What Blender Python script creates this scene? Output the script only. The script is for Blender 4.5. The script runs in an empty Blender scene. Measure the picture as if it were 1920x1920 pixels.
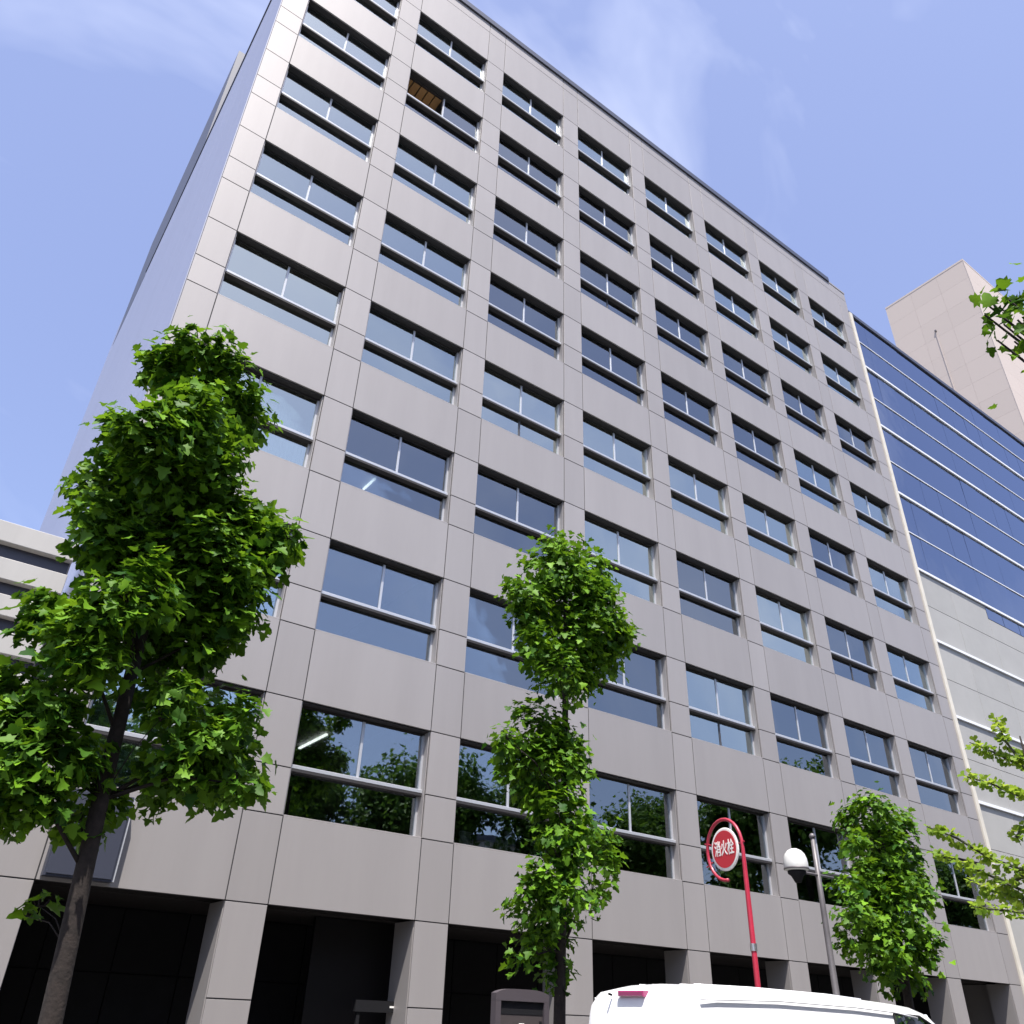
import bpy, math, random
import numpy as np
from mathutils import Matrix, Vector, Euler

# ------------------------------------------------------------------ camera
SC = bpy.context.scene
COL = SC.collection
CAM = np.array([-2.081, -14.811, 1.6])
F_PX = 1537.83                      # focal length for a 1920 px wide frame
ROT = np.array([[0.80685, -0.58974, 0.03414],
                [0.33477,  0.40895, -0.84892],
                [0.48668,  0.69638, 0.52739]])
# orthonormalise
_u, _s, _vt = np.linalg.svd(ROT); ROT = _u @ _vt

cam_data = bpy.data.cameras.new('camera')
cam_data.sensor_width = 36.0
cam_data.lens = F_PX / 1920 * 36.0
cam_data.shift_x = (960 - 952.5) / 1920
cam_data.clip_start = 0.05
cam_data.clip_end = 4000
cam_ob = bpy.data.objects.new('camera', cam_data)
COL.objects.link(cam_ob)
M = Matrix.Identity(4)
for i in range(3):
    M[i][0] = ROT[0][i]; M[i][1] = -ROT[1][i]; M[i][2] = -ROT[2][i]; M[i][3] = CAM[i]
cam_ob.matrix_world = M
SC.camera = cam_ob

# ------------------------------------------------------------------ sky, sun, exposure
SUN_EL, SUN_AZ = math.radians(66), math.radians(30)      # azimuth: to the left of the facade normal
SUN_DIR = Vector((-math.sin(SUN_AZ) * math.cos(SUN_EL), -math.cos(SUN_AZ) * math.cos(SUN_EL), math.sin(SUN_EL)))
world = bpy.data.worlds.new('World'); SC.world = world; world.use_nodes = True
wn, wl = world.node_tree.nodes, world.node_tree.links
wn.clear()
w_out = wn.new('ShaderNodeOutputWorld'); w_bg = wn.new('ShaderNodeBackground')
sky = wn.new('ShaderNodeTexSky'); sky.sky_type = 'NISHITA'; sky.sun_disc = False
sky.sun_elevation = SUN_EL
sky.sun_rotation = math.pi + SUN_AZ
sky.altitude = 0; sky.air_density = 1.0; sky.dust_density = 2.2; sky.ozone_density = 2.5
# thin high cirrus, the same all over the sky
CLOUD_LOC = (23.37, 4.11, 5.27)
w_tc = wn.new('ShaderNodeTexCoord')
w_map = wn.new('ShaderNodeMapping'); w_map.inputs['Scale'].default_value = (1.0, 2.7, 1.6)
w_map.inputs['Rotation'].default_value = (0.3, 0.5, 0.9); w_map.inputs['Location'].default_value = CLOUD_LOC
w_no = wn.new('ShaderNodeTexNoise'); w_no.inputs['Scale'].default_value = 2.1
w_no.inputs['Detail'].default_value = 5; w_no.inputs['Roughness'].default_value = 0.55
w_no.inputs['Distortion'].default_value = 0.6
w_rp = wn.new('ShaderNodeValToRGB')
w_rp.color_ramp.elements[0].position = 0.50; w_rp.color_ramp.elements[0].color = (0, 0, 0, 1)
w_rp.color_ramp.elements[1].position = 0.86; w_rp.color_ramp.elements[1].color = (1, 1, 1, 1)
w_mul = wn.new('ShaderNodeMath'); w_mul.operation = 'MULTIPLY'; w_mul.inputs[1].default_value = 0.56
w_mix = wn.new('ShaderNodeMix'); w_mix.data_type = 'RGBA'
w_mix.inputs[7].default_value = (2.7, 2.95, 5.6, 1); w_mix.inputs[0].default_value = 0.30
w_mix2 = wn.new('ShaderNodeMix'); w_mix2.data_type = 'RGBA'; w_mix2.inputs[7].default_value = (5.2, 5.5, 6.6, 1)
wl.new(w_tc.outputs['Generated'], w_map.inputs['Vector']); wl.new(w_map.outputs[0], w_no.inputs['Vector'])
wl.new(w_no.outputs['Fac'], w_rp.inputs[0]); wl.new(w_rp.outputs[0], w_mul.inputs[0])
wl.new(w_mul.outputs[0], w_mix2.inputs[0]); wl.new(sky.outputs[0], w_mix.inputs[6])
wl.new(w_mix.outputs[2], w_mix2.inputs[6]); wl.new(w_mix2.outputs[2], w_bg.inputs['Color']); w_bg.inputs['Strength'].default_value = 0.115
wl.new(w_bg.outputs[0], w_out.inputs['Surface'])

sun = bpy.data.lights.new('sun', 'SUN'); sun.energy = 4.4; sun.angle = math.radians(0.5); sun.color = (1.0, 0.955, 0.89)
sun_ob = bpy.data.objects.new('sun', sun); COL.objects.link(sun_ob)
sun_ob.rotation_euler = (-SUN_DIR).to_track_quat('-Z', 'Y').to_euler()
sun_ob.location = (0, -20, 60)

SC.view_settings.view_transform = 'Standard'; SC.view_settings.look = 'None'
SC.view_settings.exposure = 1.0; SC.view_settings.gamma = 1.0
SC.view_settings.use_curve_mapping = False
SC.cycles.max_bounces = 8; SC.cycles.transparent_max_bounces = 12; SC.cycles.glossy_bounces = 4
SC.cycles.use_denoising = True

# ------------------------------------------------------------------ pixel helpers (1920 px frame)
def ray(x, y):
    d = ROT.T @ np.array([(x - 952.5) / F_PX, (y - 960) / F_PX, 1.0]); return d / np.linalg.norm(d)
def at_y(x, y, Y):
    d = ray(x, y); return CAM + d * (Y - CAM[1]) / d[1]
def at_d(x, y, dist):                       # horizontal distance
    d = ray(x, y); return CAM + d * dist / math.hypot(d[0], d[1])
def px_per_m(P):
    return F_PX / float((ROT @ (np.asarray(P) - CAM))[2])

# ------------------------------------------------------------------ materials
MATS = {}
def mat(name, color=(.5, .5, .5), rough=.6, metal=0., spec=.5, vary=0., dirt=0., dscale=3., bump=0., bscale=40., coat=0., streak=False):
    if name in MATS: return MATS[name]
    m = bpy.data.materials.new(name); m.use_nodes = True; MATS[name] = m
    n, l = m.node_tree.nodes, m.node_tree.links
    b = n['Principled BSDF']
    b.inputs['Roughness'].default_value = rough; b.inputs['Metallic'].default_value = metal
    b.inputs['Specular IOR Level'].default_value = spec
    if coat: b.inputs['Coat Weight'].default_value = coat; b.inputs['Coat Roughness'].default_value = .05
    b.inputs['Base Color'].default_value = (*color, 1)
    src = None
    tc = n.new('ShaderNodeTexCoord')
    if vary or dirt:
        rgb = n.new('ShaderNodeRGB'); rgb.outputs[0].default_value = (*color, 1); src = rgb.outputs[0]
        if vary:
            oi = n.new('ShaderNodeObjectInfo'); mr = n.new('ShaderNodeMapRange')
            mr.inputs[3].default_value = 1 - vary; mr.inputs[4].default_value = 1 + vary
            l.new(oi.outputs['Random'], mr.inputs[0])
            mx = n.new('ShaderNodeVectorMath'); mx.operation = 'SCALE'
            l.new(src, mx.inputs[0]); l.new(mr.outputs[0], mx.inputs['Scale']); src = mx.outputs[0]
        if dirt:
            geo = n.new('ShaderNodeNewGeometry'); mp = n.new('ShaderNodeMapping')
            mp.inputs['Scale'].default_value = (1, 1, .12) if streak else (1, 1, 1)
            l.new(geo.outputs['Position'], mp.inputs[0])
            no = n.new('ShaderNodeTexNoise'); no.inputs['Scale'].default_value = dscale; no.inputs['Detail'].default_value = 6
            no.inputs['Roughness'].default_value = .65
            l.new(mp.outputs[0], no.inputs['Vector'])
            mr2 = n.new('ShaderNodeMapRange'); mr2.inputs[1].default_value = .3; mr2.inputs[2].default_value = .7
            mr2.inputs[3].default_value = 1 - dirt; mr2.inputs[4].default_value = 1 + dirt * .5
            l.new(no.outputs['Fac'], mr2.inputs[0])
            mx2 = n.new('ShaderNodeVectorMath'); mx2.operation = 'SCALE'
            l.new(src, mx2.inputs[0]); l.new(mr2.outputs[0], mx2.inputs['Scale']); src = mx2.outputs[0]
        l.new(src, b.inputs['Base Color'])
    if bump:
        no = n.new('ShaderNodeTexNoise'); no.inputs['Scale'].default_value = bscale; no.inputs['Detail'].default_value = 4
        geo = n.new('ShaderNodeNewGeometry'); l.new(geo.outputs['Position'], no.inputs['Vector'])
        bp = n.new('ShaderNodeBump'); bp.inputs['Strength'].default_value = bump; bp.inputs['Distance'].default_value = .02
        l.new(no.outputs['Fac'], bp.inputs['Height']); l.new(bp.outputs[0], b.inputs['Normal'])
    return m

def glass_mat(name, tint=(.45, .52, .58), refl=.3, rcol=(.85, .92, 1.0), wav=.0):
    m = bpy.data.materials.new(name); m.use_nodes = True
    n, l = m.node_tree.nodes, m.node_tree.links; n.clear()
    o = n.new('ShaderNodeOutputMaterial'); mx = n.new('ShaderNodeMixShader')
    tr = n.new('ShaderNodeBsdfTransparent'); tr.inputs[0].default_value = (*tint, 1)
    gl = n.new('ShaderNodeBsdfGlossy'); gl.inputs['Color'].default_value = (*rcol, 1); gl.inputs['Roughness'].default_value = .012
    fr = n.new('ShaderNodeFresnel'); fr.inputs[0].default_value = 1.55
    ad = n.new('ShaderNodeMath'); ad.operation = 'ADD'; ad.use_clamp = True; ad.inputs[1].default_value = refl
    if wav:
        geo = n.new('ShaderNodeNewGeometry'); no = n.new('ShaderNodeTexNoise'); no.inputs['Scale'].default_value = .9
        oi = n.new('ShaderNodeObjectInfo'); av = n.new('ShaderNodeVectorMath'); av.operation = 'ADD'
        l.new(geo.outputs['Position'], av.inputs[0]); l.new(oi.outputs['Random'], av.inputs[1])
        l.new(av.outputs[0], no.inputs['Vector'])
        bp = n.new('ShaderNodeBump'); bp.inputs['Strength'].default_value = wav; bp.inputs['Distance'].default_value = .05
        l.new(no.outputs['Fac'], bp.inputs['Height']); l.new(bp.outputs[0], gl.inputs['Normal'])
    l.new(fr.outputs[0], ad.inputs[0]); l.new(ad.outputs[0], mx.inputs[0])
    l.new(tr.outputs[0], mx.inputs[1]); l.new(gl.outputs[0], mx.inputs[2]); l.new(mx.outputs[0], o.inputs[0])
    MATS[name] = m; return m

def leaf_mat(name, c1, c2, trans=.4):
    m = bpy.data.materials.new(name); m.use_nodes = True
    n, l = m.node_tree.nodes, m.node_tree.links; n.clear()
    o = n.new('ShaderNodeOutputMaterial'); at = n.new('ShaderNodeAttribute'); at.attribute_name = 'tone'
    mix = n.new('ShaderNodeMix'); mix.data_type = 'RGBA'
    mix.inputs[6].default_value = (*c1, 1); mix.inputs[7].default_value = (*c2, 1)
    l.new(at.outputs['Fac'], mix.inputs[0])
    df = n.new('ShaderNodeBsdfPrincipled'); df.inputs['Roughness'].default_value = .55; df.inputs['Specular IOR Level'].default_value = .22
    tl = n.new('ShaderNodeBsdfTranslucent'); ms = n.new('ShaderNodeMixShader'); ms.inputs[0].default_value = trans
    hs = n.new('ShaderNodeHueSaturation'); hs.inputs['Hue'].default_value = .485; hs.inputs['Value'].default_value = 1.5
    l.new(mix.outputs[2], df.inputs['Base Color']); l.new(mix.outputs[2], hs.inputs['Color']); l.new(hs.outputs[0], tl.inputs[0])
    l.new(df.outputs[0], ms.inputs[1]); l.new(tl.outputs[0], ms.inputs[2]); l.new(ms.outputs[0], o.inputs[0])
    MATS[name] = m; return m

def emit_mat(name, color, s):
    m = bpy.data.materials.new(name); m.use_nodes = True
    n, l = m.node_tree.nodes, m.node_tree.links; n.clear()
    o = n.new('ShaderNodeOutputMaterial'); e = n.new('ShaderNodeEmission'); e.inputs[0].default_value = (*color, 1); e.inputs[1].default_value = s
    l.new(e.outputs[0], o.inputs[0]); MATS[name] = m; return m

mat('panel', (.322, .301, .296), rough=.52, metal=.20, vary=.045, dirt=.06, dscale=1.3, streak=True)
mat('panel_return', (.33, .31, .305), rough=.5, metal=.25)
mat('soffit_shade', (.028, .025, .027), rough=.7)  # shade of window heads and transom undersides, put into the colour
mat('joint', (.035, .034, .037), rough=.9)
mat('alu', (.50, .51, .54), rough=.4, metal=.4)
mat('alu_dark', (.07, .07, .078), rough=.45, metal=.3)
mat('coping', (.10, .105, .13), rough=.4, metal=.6)
mat('side_panel', (.32, .34, .45), rough=.45, metal=.1, vary=.02)
mat('penthouse', (.075, .08, .11), rough=.5, vary=.03)
mat('cream', (.62, .58, .50), rough=.6, dirt=.12, dscale=2)
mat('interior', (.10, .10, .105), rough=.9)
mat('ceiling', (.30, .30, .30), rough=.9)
mat('brown_room', (.55, .33, .15), rough=.8)
mat('blind', (.76, .80, .78), rough=.8, vary=.22)
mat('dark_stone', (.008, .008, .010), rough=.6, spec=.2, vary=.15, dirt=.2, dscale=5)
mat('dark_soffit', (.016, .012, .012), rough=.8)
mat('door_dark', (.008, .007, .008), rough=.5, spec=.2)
mat('bark', (.026, .019, .016), rough=.95, dirt=.5, dscale=14, bump=.45, bscale=22)
mat('bark_moss', (.075, .08, .045), rough=.95, dirt=.5, dscale=9, bump=1., bscale=25)
mat('asphalt', (.05, .05, .052), rough=.9, dirt=.2, dscale=8, bump=.5, bscale=200)
mat('paving', (.11, .105, .10), rough=.85, dirt=.2, dscale=2)
mat('kerb', (.30, .30, .29), rough=.85, dirt=.2, dscale=4)
mat('road_paint', (.75, .75, .73), rough=.7, dirt=.2, dscale=10)
mat('ground', (.12, .12, .11), rough=.95, dirt=.2, dscale=.5)
mat('van_white', (.82, .82, .83), rough=.25, coat=.6)
mat('rubber', (.02, .02, .02), rough=.8)
mat('steel', (.55, .55, .56), rough=.3, metal=.9)
mat('lamp_red', (.30, .03, .12), rough=.2, coat=.5)
mat('plastic_black', (.012, .012, .014), rough=.8, spec=.15)
mat('red_paint', (.40, .022, .05), rough=.38, coat=.3, dirt=.12, dscale=6)
mat('red_sign', (.52, .03, .045), rough=.4)
mat('white_sign', (.82, .80, .78), rough=.45)
mat('grey_pole', (.14, .13, .135), rough=.5, metal=.3, dirt=.15, dscale=5)
mat('globe', (.62, .62, .60), rough=.35, coat=.3)
mat('board_frame', (.06, .049, .056), rough=.6)
mat('board_face', (.06, .05, .05), rough=.6, spec=.2)
mat('cabinet', (.05, .055, .08), rough=.45, metal=.2)
mat('nb_white', (.42, .405, .385), rough=.7, dirt=.10, dscale=1.2, streak=True, vary=.03)
mat('nb_dark', (.035, .036, .055), rough=.4)
mat('tower_pink', (.50, .43, .385), rough=.75, vary=.02)
mat('tower_trim', (.50, .43, .385), rough=.7)
mat('beige_panel', (.345, .338, .322), rough=.6, vary=.04, dirt=.06, dscale=1)
mat('white_line', (.72, .73, .76), rough=.5)
mat('interior_blue', (.02, .03, .07), rough=.8)
glass_mat('glass', tint=(.66, .70, .70), refl=.23, rcol=(.80, .86, .90), wav=.06)
glass_mat('glass_film', tint=(.80, .84, .86), refl=.40, rcol=(.80, .90, .90), wav=.06)  # reflection boosted to stand in for lit blinds behind the pane
glass_mat('glass_bright', tint=(.88, .90, .90), refl=.50, rcol=(.88, .93, .84), wav=.06)  # stronger boost, standing in for the palest lit blinds
glass_mat('curtain_glass', tint=(.25, .3, .42), refl=.42, rcol=(.52, .58, .72), wav=.10)
glass_mat('van_glass', tint=(.08, .09, .09), refl=.03)
leaf_mat('leaf_plane', (.016, .066, .005), (.165, .335, .014), .28)
leaf_mat('leaf_ginkgo', (.14, .25, .02), (.25, .35, .04), .5)
leaf_mat('leaf_dark', (.03, .085, .012), (.08, .17, .02), .35)
emit_mat('tube_light', (1.0, 1.0, .93), 2.0)

# ------------------------------------------------------------------ mesh helpers
class MB:
    def __init__(s): s.v = []; s.f = []
    def add(s, vs, fs):
        o = len(s.v); s.v += [tuple(map(float, q)) for q in vs]; s.f += [tuple(i + o for i in f) for f in fs]; return s
    def box(s, a, b):
        x0, y0, z0 = a; x1, y1, z1 = b
        return s.add([(x0,y0,z0),(x1,y0,z0),(x1,y1,z0),(x0,y1,z0),(x0,y0,z1),(x1,y0,z1),(x1,y1,z1),(x0,y1,z1)],
              [(0,3,2,1),(4,5,6,7),(0,1,5,4),(1,2,6,5),(2,3,7,6),(3,0,4,7)])
    def panel(s, x0, x1, z0, z1, y0, y1, c=.003):     # box whose street face (y0) has chamfered edges
        v = [(x0,y1,z0),(x1,y1,z0),(x1,y1,z1),(x0,y1,z1),
             (x0,y0+c,z0),(x1,y0+c,z0),(x1,y0+c,z1),(x0,y0+c,z1),
             (x0+c,y0,z0+c),(x1-c,y0,z0+c),(x1-c,y0,z1-c),(x0+c,y0,z1-c)]
        f = [(8,9,10,11),(0,3,2,1)]
        for i in range(4):
            j = (i + 1) % 4
            f += [(i, j, 4 + j, 4 + i), (4 + i, 4 + j, 8 + j, 8 + i)]
        return s.add(v, f)
    def tube(s, pts, rs, n=10, cap=True):
        pts = [Vector(p) for p in pts]
        if not hasattr(rs, '__len__'): rs = [rs] * len(pts)
        up = Vector((0, 0, 1)); rings = []; prev = None
        for i, p in enumerate(pts):
            t = (pts[min(i + 1, len(pts) - 1)] - pts[max(i - 1, 0)]).normalized()
            if prev is None:
                a = t.cross(up) if abs(t.dot(up)) < .95 else t.cross(Vector((1, 0, 0)))
            else: a = prev - t * prev.dot(t)
            a.normalize(); prev = a; b = t.cross(a)
            rings.append([p + (a * math.cos(2*math.pi*k/n) + b * math.sin(2*math.pi*k/n)) * rs[i] for k in range(n)])
        o = []; 
        for r in rings: o += r
        f = []
        for i in range(len(pts) - 1):
            for k in range(n):
                k2 = (k + 1) % n; f.append((i*n+k, i*n+k2, (i+1)*n+k2, (i+1)*n+k))
        if cap: f += [tuple(range(n))[::-1], tuple(range((len(pts)-1)*n, len(pts)*n))]
        return s.add(o, f)
    def lathe(s, prof, center, n=20, axis='z'):
        v = []; c = center
        for r, h in prof:
            for k in range(n):
                a = 2*math.pi*k/n; u, w = r*math.cos(a), r*math.sin(a)
                v.append((c[0]+u, c[1]+w, c[2]+h) if axis == 'z' else ((c[0]+h, c[1]+u, c[2]+w) if axis == 'x' else (c[0]+w, c[1]+h, c[2]+u)))
        f = []
        for i in range(len(prof)-1):
            for k in range(n):
                k2 = (k+1) % n; f.append((i*n+k, i*n+k2, (i+1)*n+k2, (i+1)*n+k))
        if prof[0][0] > 1e-4: f.append(tuple(range(n))[::-1])
        if prof[-1][0] > 1e-4: f.append(tuple(range((len(prof)-1)*n, len(prof)*n)))
        return s.add(v, f)
    def mesh(s, name, m, smooth=False):
        me = bpy.data.meshes.new(name); me.from_pydata(s.v, [], s.f); me.materials.append(MATS[m]); me.validate(); me.update()
        if smooth:
            me.polygons.foreach_set('use_smooth', [True] * len(me.polygons))
        return me
    def build(s, name, m, parent=None, smooth=False, loc=None):
        return link(name, s.mesh(name, m, smooth), parent, loc)

def link(name, me, parent=None, loc=None):
    o = bpy.data.objects.new(name, me); COL.objects.link(o)
    if parent is not None: o.parent = parent
    if loc is not None: o.location = loc
    return o
def empty(name, label, cat, loc=(0, 0, 0), group=None):
    o = bpy.data.objects.new(name, None); COL.objects.link(o); o.location = loc; o.empty_display_size = .2
    o['label'] = label; o['category'] = cat
    if group: o['group'] = group
    return o
def tag(o, label, cat, group=None):
    o['label'] = label; o['category'] = cat
    if group: o['group'] = group
    return o
def structure(o): o['kind'] = 'structure'; return o

# ------------------------------------------------------------------ ground, road, pavements
structure(MB().box((-900, -900, -.6), (1500, 1200, -.16)).build('ground', 'ground'))
structure(MB().box((-300, -12.6, -.30), (500, -6.2, -.13)).build('road', 'asphalt'))
structure(MB().box((-300, -6.05, -.30), (500, 3.2, 0.)).build('pavement', 'paving'))
structure(MB().box((-300, -60, -.30), (500, -12.75, 0.)).build('opposite_pavement', 'paving'))
k1 = structure(MB().box((-300, -6.2, -.31), (500, -6.05, .012)).build('kerb', 'kerb'))
k2 = structure(MB().box((-300, -12.75, -.31), (500, -12.6, .012)).build('opposite_kerb', 'kerb'))
for i in range(16):
    structure(MB().box((-40 + i*10, -9.48, -.129), (-35 + i*10, -9.33, -.126)).build('lane_marking', 'road_paint'))

# ------------------------------------------------------------------ office building
P_, W_, HW = 3.6366, 2.8886, 2.1244
H_ = 3.6
T0 = 6.716; ZG = 3.142; ROOF = 34.5
NB, NF = 8, 8
XL, XR = -.71, 29.08
TR0 = .84                            # transom height above the sill
DEPTH = .22
JG = .011                            # half joint gap
office = empty('office_building', 'grey panelled nine-storey office block filling the middle of the picture', 'building', (0, 0, 0))
Ttop = [T0 + j*H_ for j in range(NF)]
Sill = [t - HW for t in Ttop]
mesh_cache = {}
def panel_obj(name, x0, x1, z0, z1, parent, m='panel', y0=0., y1=.045):
    w, h = round(x1 - x0, 4), round(z1 - z0, 4)
    key = (name, w, h, m, y0, y1)
    if key not in mesh_cache:
        mesh_cache[key] = MB().panel(JG, w - JG, JG, h - JG, y0, y1, .0025).mesh(name, m)
    return link(name, mesh_cache[key], parent, (x0, 0, z0))
def pier_x(k):
    if k == 0: return XL, 0.
    if k == NB: return (NB-1)*P_ + W_, XR
    return (k-1)*P_ + W_, k*P_
# backing wall seen only through the joints
bk = MB()
for k in range(NB + 1):
    a, b = pier_x(k); bk.box((a + .02, .009, 0), (b - .02, .24, ROOF - .13))
for i in range(NB):
    zs = [(ZG, Sill[0])] + [(Ttop[j-1], Sill[j]) for j in range(1, NF)] + [(Ttop[-1], ROOF - .13)]
    for z0, z1 in zs: bk.box((i*P_ - .02, .010, z0 + .02), (i*P_ + W_ + .02, .24, z1 - .02))
bk.build('backing_wall', 'joint', office)
# pier panels
for k in range(NB + 1):
    a, b = pier_x(k)
    for z0, z1 in ((0., 1.75), (1.75, ZG)): panel_obj('pier_panel', a, b, z0, z1, office)
    panel_obj('pier_panel', a, b, ZG, Sill[0], office)
    for j in range(NF):
        panel_obj('pier_panel', a, b, Sill[j], Sill[j] + TR0, office)
        panel_obj('pier_panel', a, b, Sill[j] + TR0, Ttop[j], office)
        panel_obj('pier_panel', a, b, Ttop[j], (Sill[j+1] if j < NF-1 else 33.82), office)
# spandrel and parapet panels
for i in range(NB):
    x0, x1 = i*P_, i*P_ + W_
    panel_obj('spandrel_panel', x0, x1, ZG, Sill[0], office)
    for j in range(NF - 1): panel_obj('spandrel_panel', x0, x1, Ttop[j], Sill[j+1], office)
    panel_obj('spandrel_panel', x0, x1, Ttop[-1], 33.82, office)
for k in range(NB + 1):
    a, b = pier_x(k); panel_obj('parapet_panel', a, b, 33.82, ROOF - .12, office)
for i in range(NB): panel_obj('parapet_panel', i*P_, i*P_ + W_, 33.82, ROOF - .12, office)
MB().box((XL - .03, -.07, ROOF - .12), (27.72, .35, ROOF + .16)).build('coping', 'coping', office)
MB().box((27.72, -.02, ROOF - .12), (XR, .35, ROOF - .02)).build('coping', 'panel_return', office)
MB().box((XR, -.05, 0), (XR + .22, .30, 33.1)).build('edge_strip', 'cream', office)
# returns of the ground-floor piers and lintel
for k in range(NB + 1):
    a, b = pier_x(k)
    bx = MB()
    if k > 0: bx.box((a, .048, 0), (a + .02, .75, ZG))
    if k < NB: bx.box((b - .02, .048, 0), (b, .75, ZG))
    bx.build('pier_return', 'panel_return', office)
    MB().box((a + .02, .242, 0), (b - .02, .748, ZG)).build('pier_core', 'panel_return', office)
# windows -------------------------------------------------------------
def win_meshes():
    g = {}; LY = .26
    s = MB(); t = .02; d0, d1 = .048, .33
    s.box((0, d0, 0), (t, d1, HW)); s.box((W_ - t, d0, 0), (W_, d1, HW))
    s.box((t, d0, 0), (W_ - t, .50, t))
    s.box((0, d1 + .002, 0), (t, .50, TR0)); s.box((W_ - t, d1 + .002, 0), (W_, .50, TR0))
    g['head'] = MB().box((t, d0, HW - t), (W_ - t, d1, HW)).box((t, DEPTH - .005, HW - t - .047), (W_ - t, DEPTH + .05, HW - t - .001)).mesh('head_soffit', 'soffit_shade')  # head soffit and top frame bar coloured as if in shade
    g['surround'] = s.mesh('window', 'panel_return')
    fr = MB(); fw = .045; y0, y1 = DEPTH - .03, DEPTH + .05
    fr.box((t, y0, TR0 + .10), (t + fw, y1, HW - t - fw)); fr.box((W_ - t - fw, y0, TR0 + .10), (W_ - t, y1, HW - t - fw))
    fr.box((t, LY - .03, t), (t + fw, LY + .04, TR0 - .02)); fr.box((W_ - t - fw, LY - .03, t), (W_ - t, LY + .04, TR0 - .02))
    fr.box((t + fw, LY - .03, t), (W_ - t - fw, LY + .04, t + fw))
    g['frame'] = fr.mesh('frame', 'alu')
    x0, x1 = t + fw, W_ - t - fw
    g['transom'] = MB().panel(t, W_ - t, TR0 + .03, TR0 + .10, DEPTH - .11, DEPTH + .05, .006).mesh('transom', 'alu')
    g['transom_shade'] = MB().box((t, DEPTH - .105, TR0 - .02), (W_ - t, .32, TR0 + .028)).mesh('transom_shade', 'soffit_shade')  # dark box painting the shade under the transom
    xm = W_ / 2
    g['mullion'] = MB().panel(xm - .028, xm + .028, TR0 + .10, HW - t - fw, DEPTH - .025, DEPTH + .05, .006).mesh('mullion', 'alu')
    g['pane_l'] = MB().box((x0, DEPTH, TR0 + .10), (xm - .028, DEPTH + .008, HW - t - fw)).mesh('pane', 'glass')
    g['pane_r'] = MB().box((xm + .028, DEPTH + .012, TR0 + .10), (x1, DEPTH + .020, HW - t - fw)).mesh('pane', 'glass')
    g['pane_b'] = MB().box((x0, LY, t + fw), (x1, LY + .008, TR0 - .02)).mesh('pane', 'glass')
    g['pane_slid'] = MB().box((xm + .06, DEPTH + .030, TR0 + .10), (x1 - .02, DEPTH + .038, HW - t - fw)).mesh('pane', 'glass')
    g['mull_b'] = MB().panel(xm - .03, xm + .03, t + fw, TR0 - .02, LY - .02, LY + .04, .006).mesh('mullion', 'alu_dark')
    g['sill'] = MB().panel(.012, W_ - .012, -.008, .021, .004, .047, .003).mesh('sill', 'panel_return')
    for q in ('pane_l', 'pane_r', 'pane_b'):
        g[q + '_film'] = g[q].copy(); g[q + '_film'].materials.clear(); g[q + '_film'].materials.append(MATS['glass_film'])
        g[q + '_bright'] = g[q].copy(); g[q + '_bright'].materials.clear(); g[q + '_bright'].materials.append(MATS['glass_bright'])
    bl = MB(); n = 30; bw = (x1 - x0) / n
    for q in range(n):
        xa = x0 + q*bw
        bl.add([(xa, .335, t), (xa + bw*.96, .355, t), (xa + bw*.96, .355, HW - t), (xa, .335, HW - t)], [(0, 1, 2, 3)])
    g['blind'] = bl.mesh('blind', 'blind')
    bl = MB()
    for q in range(n):
        xa = x0 + q*bw
        bl.add([(xa, .335, TR0 - .25), (xa + bw*.96, .355, TR0 - .25), (xa + bw*.96, .355, HW - t), (xa, .335, HW - t)], [(0, 1, 2, 3)])
    g['blind_short'] = bl.mesh('blind', 'blind')
    return g
G = win_meshes()
BL = set()
for s in 'A9 A8 A7 A6 A5 A4 A3 A2 B9 B7 B6 B5 C5 D5 D4 E5 F5 F4 C9 D9 E9 F9 G9 H9'.split(): BL.add(s)
CLUTTER = set('B5 C5 D5 B3x C2 D2 F3'.split())
mat('clutter_0', (.75, .75, .70), rough=.7); mat('clutter_1', (.12, .30, .55), rough=.6); mat('clutter_2', (.45, .50, .30), rough=.7)
BS = set('E3 H5 G8 H8 F8 G6 H6 H4 B8x C7x'.split())
for i in range(NB):
    for j in range(NF):
        key = 'ABCDEFGH'[i] + str(j + 2)
        wdw = link('window', G['surround'], office, (i*P_, 0, Sill[j]))
        fm = '_bright' if key in ('C5', 'D5', 'E5', 'F5', 'D4', 'F4', 'A5', 'A4') else '_film' if key in BL or key in BS else ''
        names = ['frame', 'transom', 'transom_shade', 'head', 'mullion', 'sill']
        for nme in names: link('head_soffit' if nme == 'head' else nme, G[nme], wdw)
        if key == 'B8':
            wdw['label'] = 'window slid half open with a brown room behind'
            link('pane', G['pane_r'], wdw); link('pane', G['pane_slid'], wdw)
        else:
            link('pane', G['pane_l' + fm], wdw); link('pane', G['pane_r' + fm], wdw)
        link('pane', G['pane_b' + fm], wdw)
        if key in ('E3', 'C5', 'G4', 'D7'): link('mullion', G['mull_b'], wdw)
        if key in BL: link('blind', G['blind'], wdw)
        elif key in BS: link('blind', G['blind_short'], wdw)
        elif (i*7 + j*5) % 4 == 1 and key != 'B8':
            o = link('blind', G['blind_short'], wdw, (0, .02, HW*(.45 + .1*((i + j) % 3)))); o.scale = (1, 1, 1 - (.45 + .1*((i + j) % 3)))
        if key in CLUTTER:
            rr = random.Random(key)
            for q in range(9):
                x = .15 + rr.random()*2.5; w, h = rr.uniform(.08, .28), rr.uniform(.15, .55)
                MB().box((x, .285, .07), (min(x + w, 2.8), .325, .07 + h)).build('folder_stack', 'clutter_%d' % rr.randrange(3), wdw)
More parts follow.
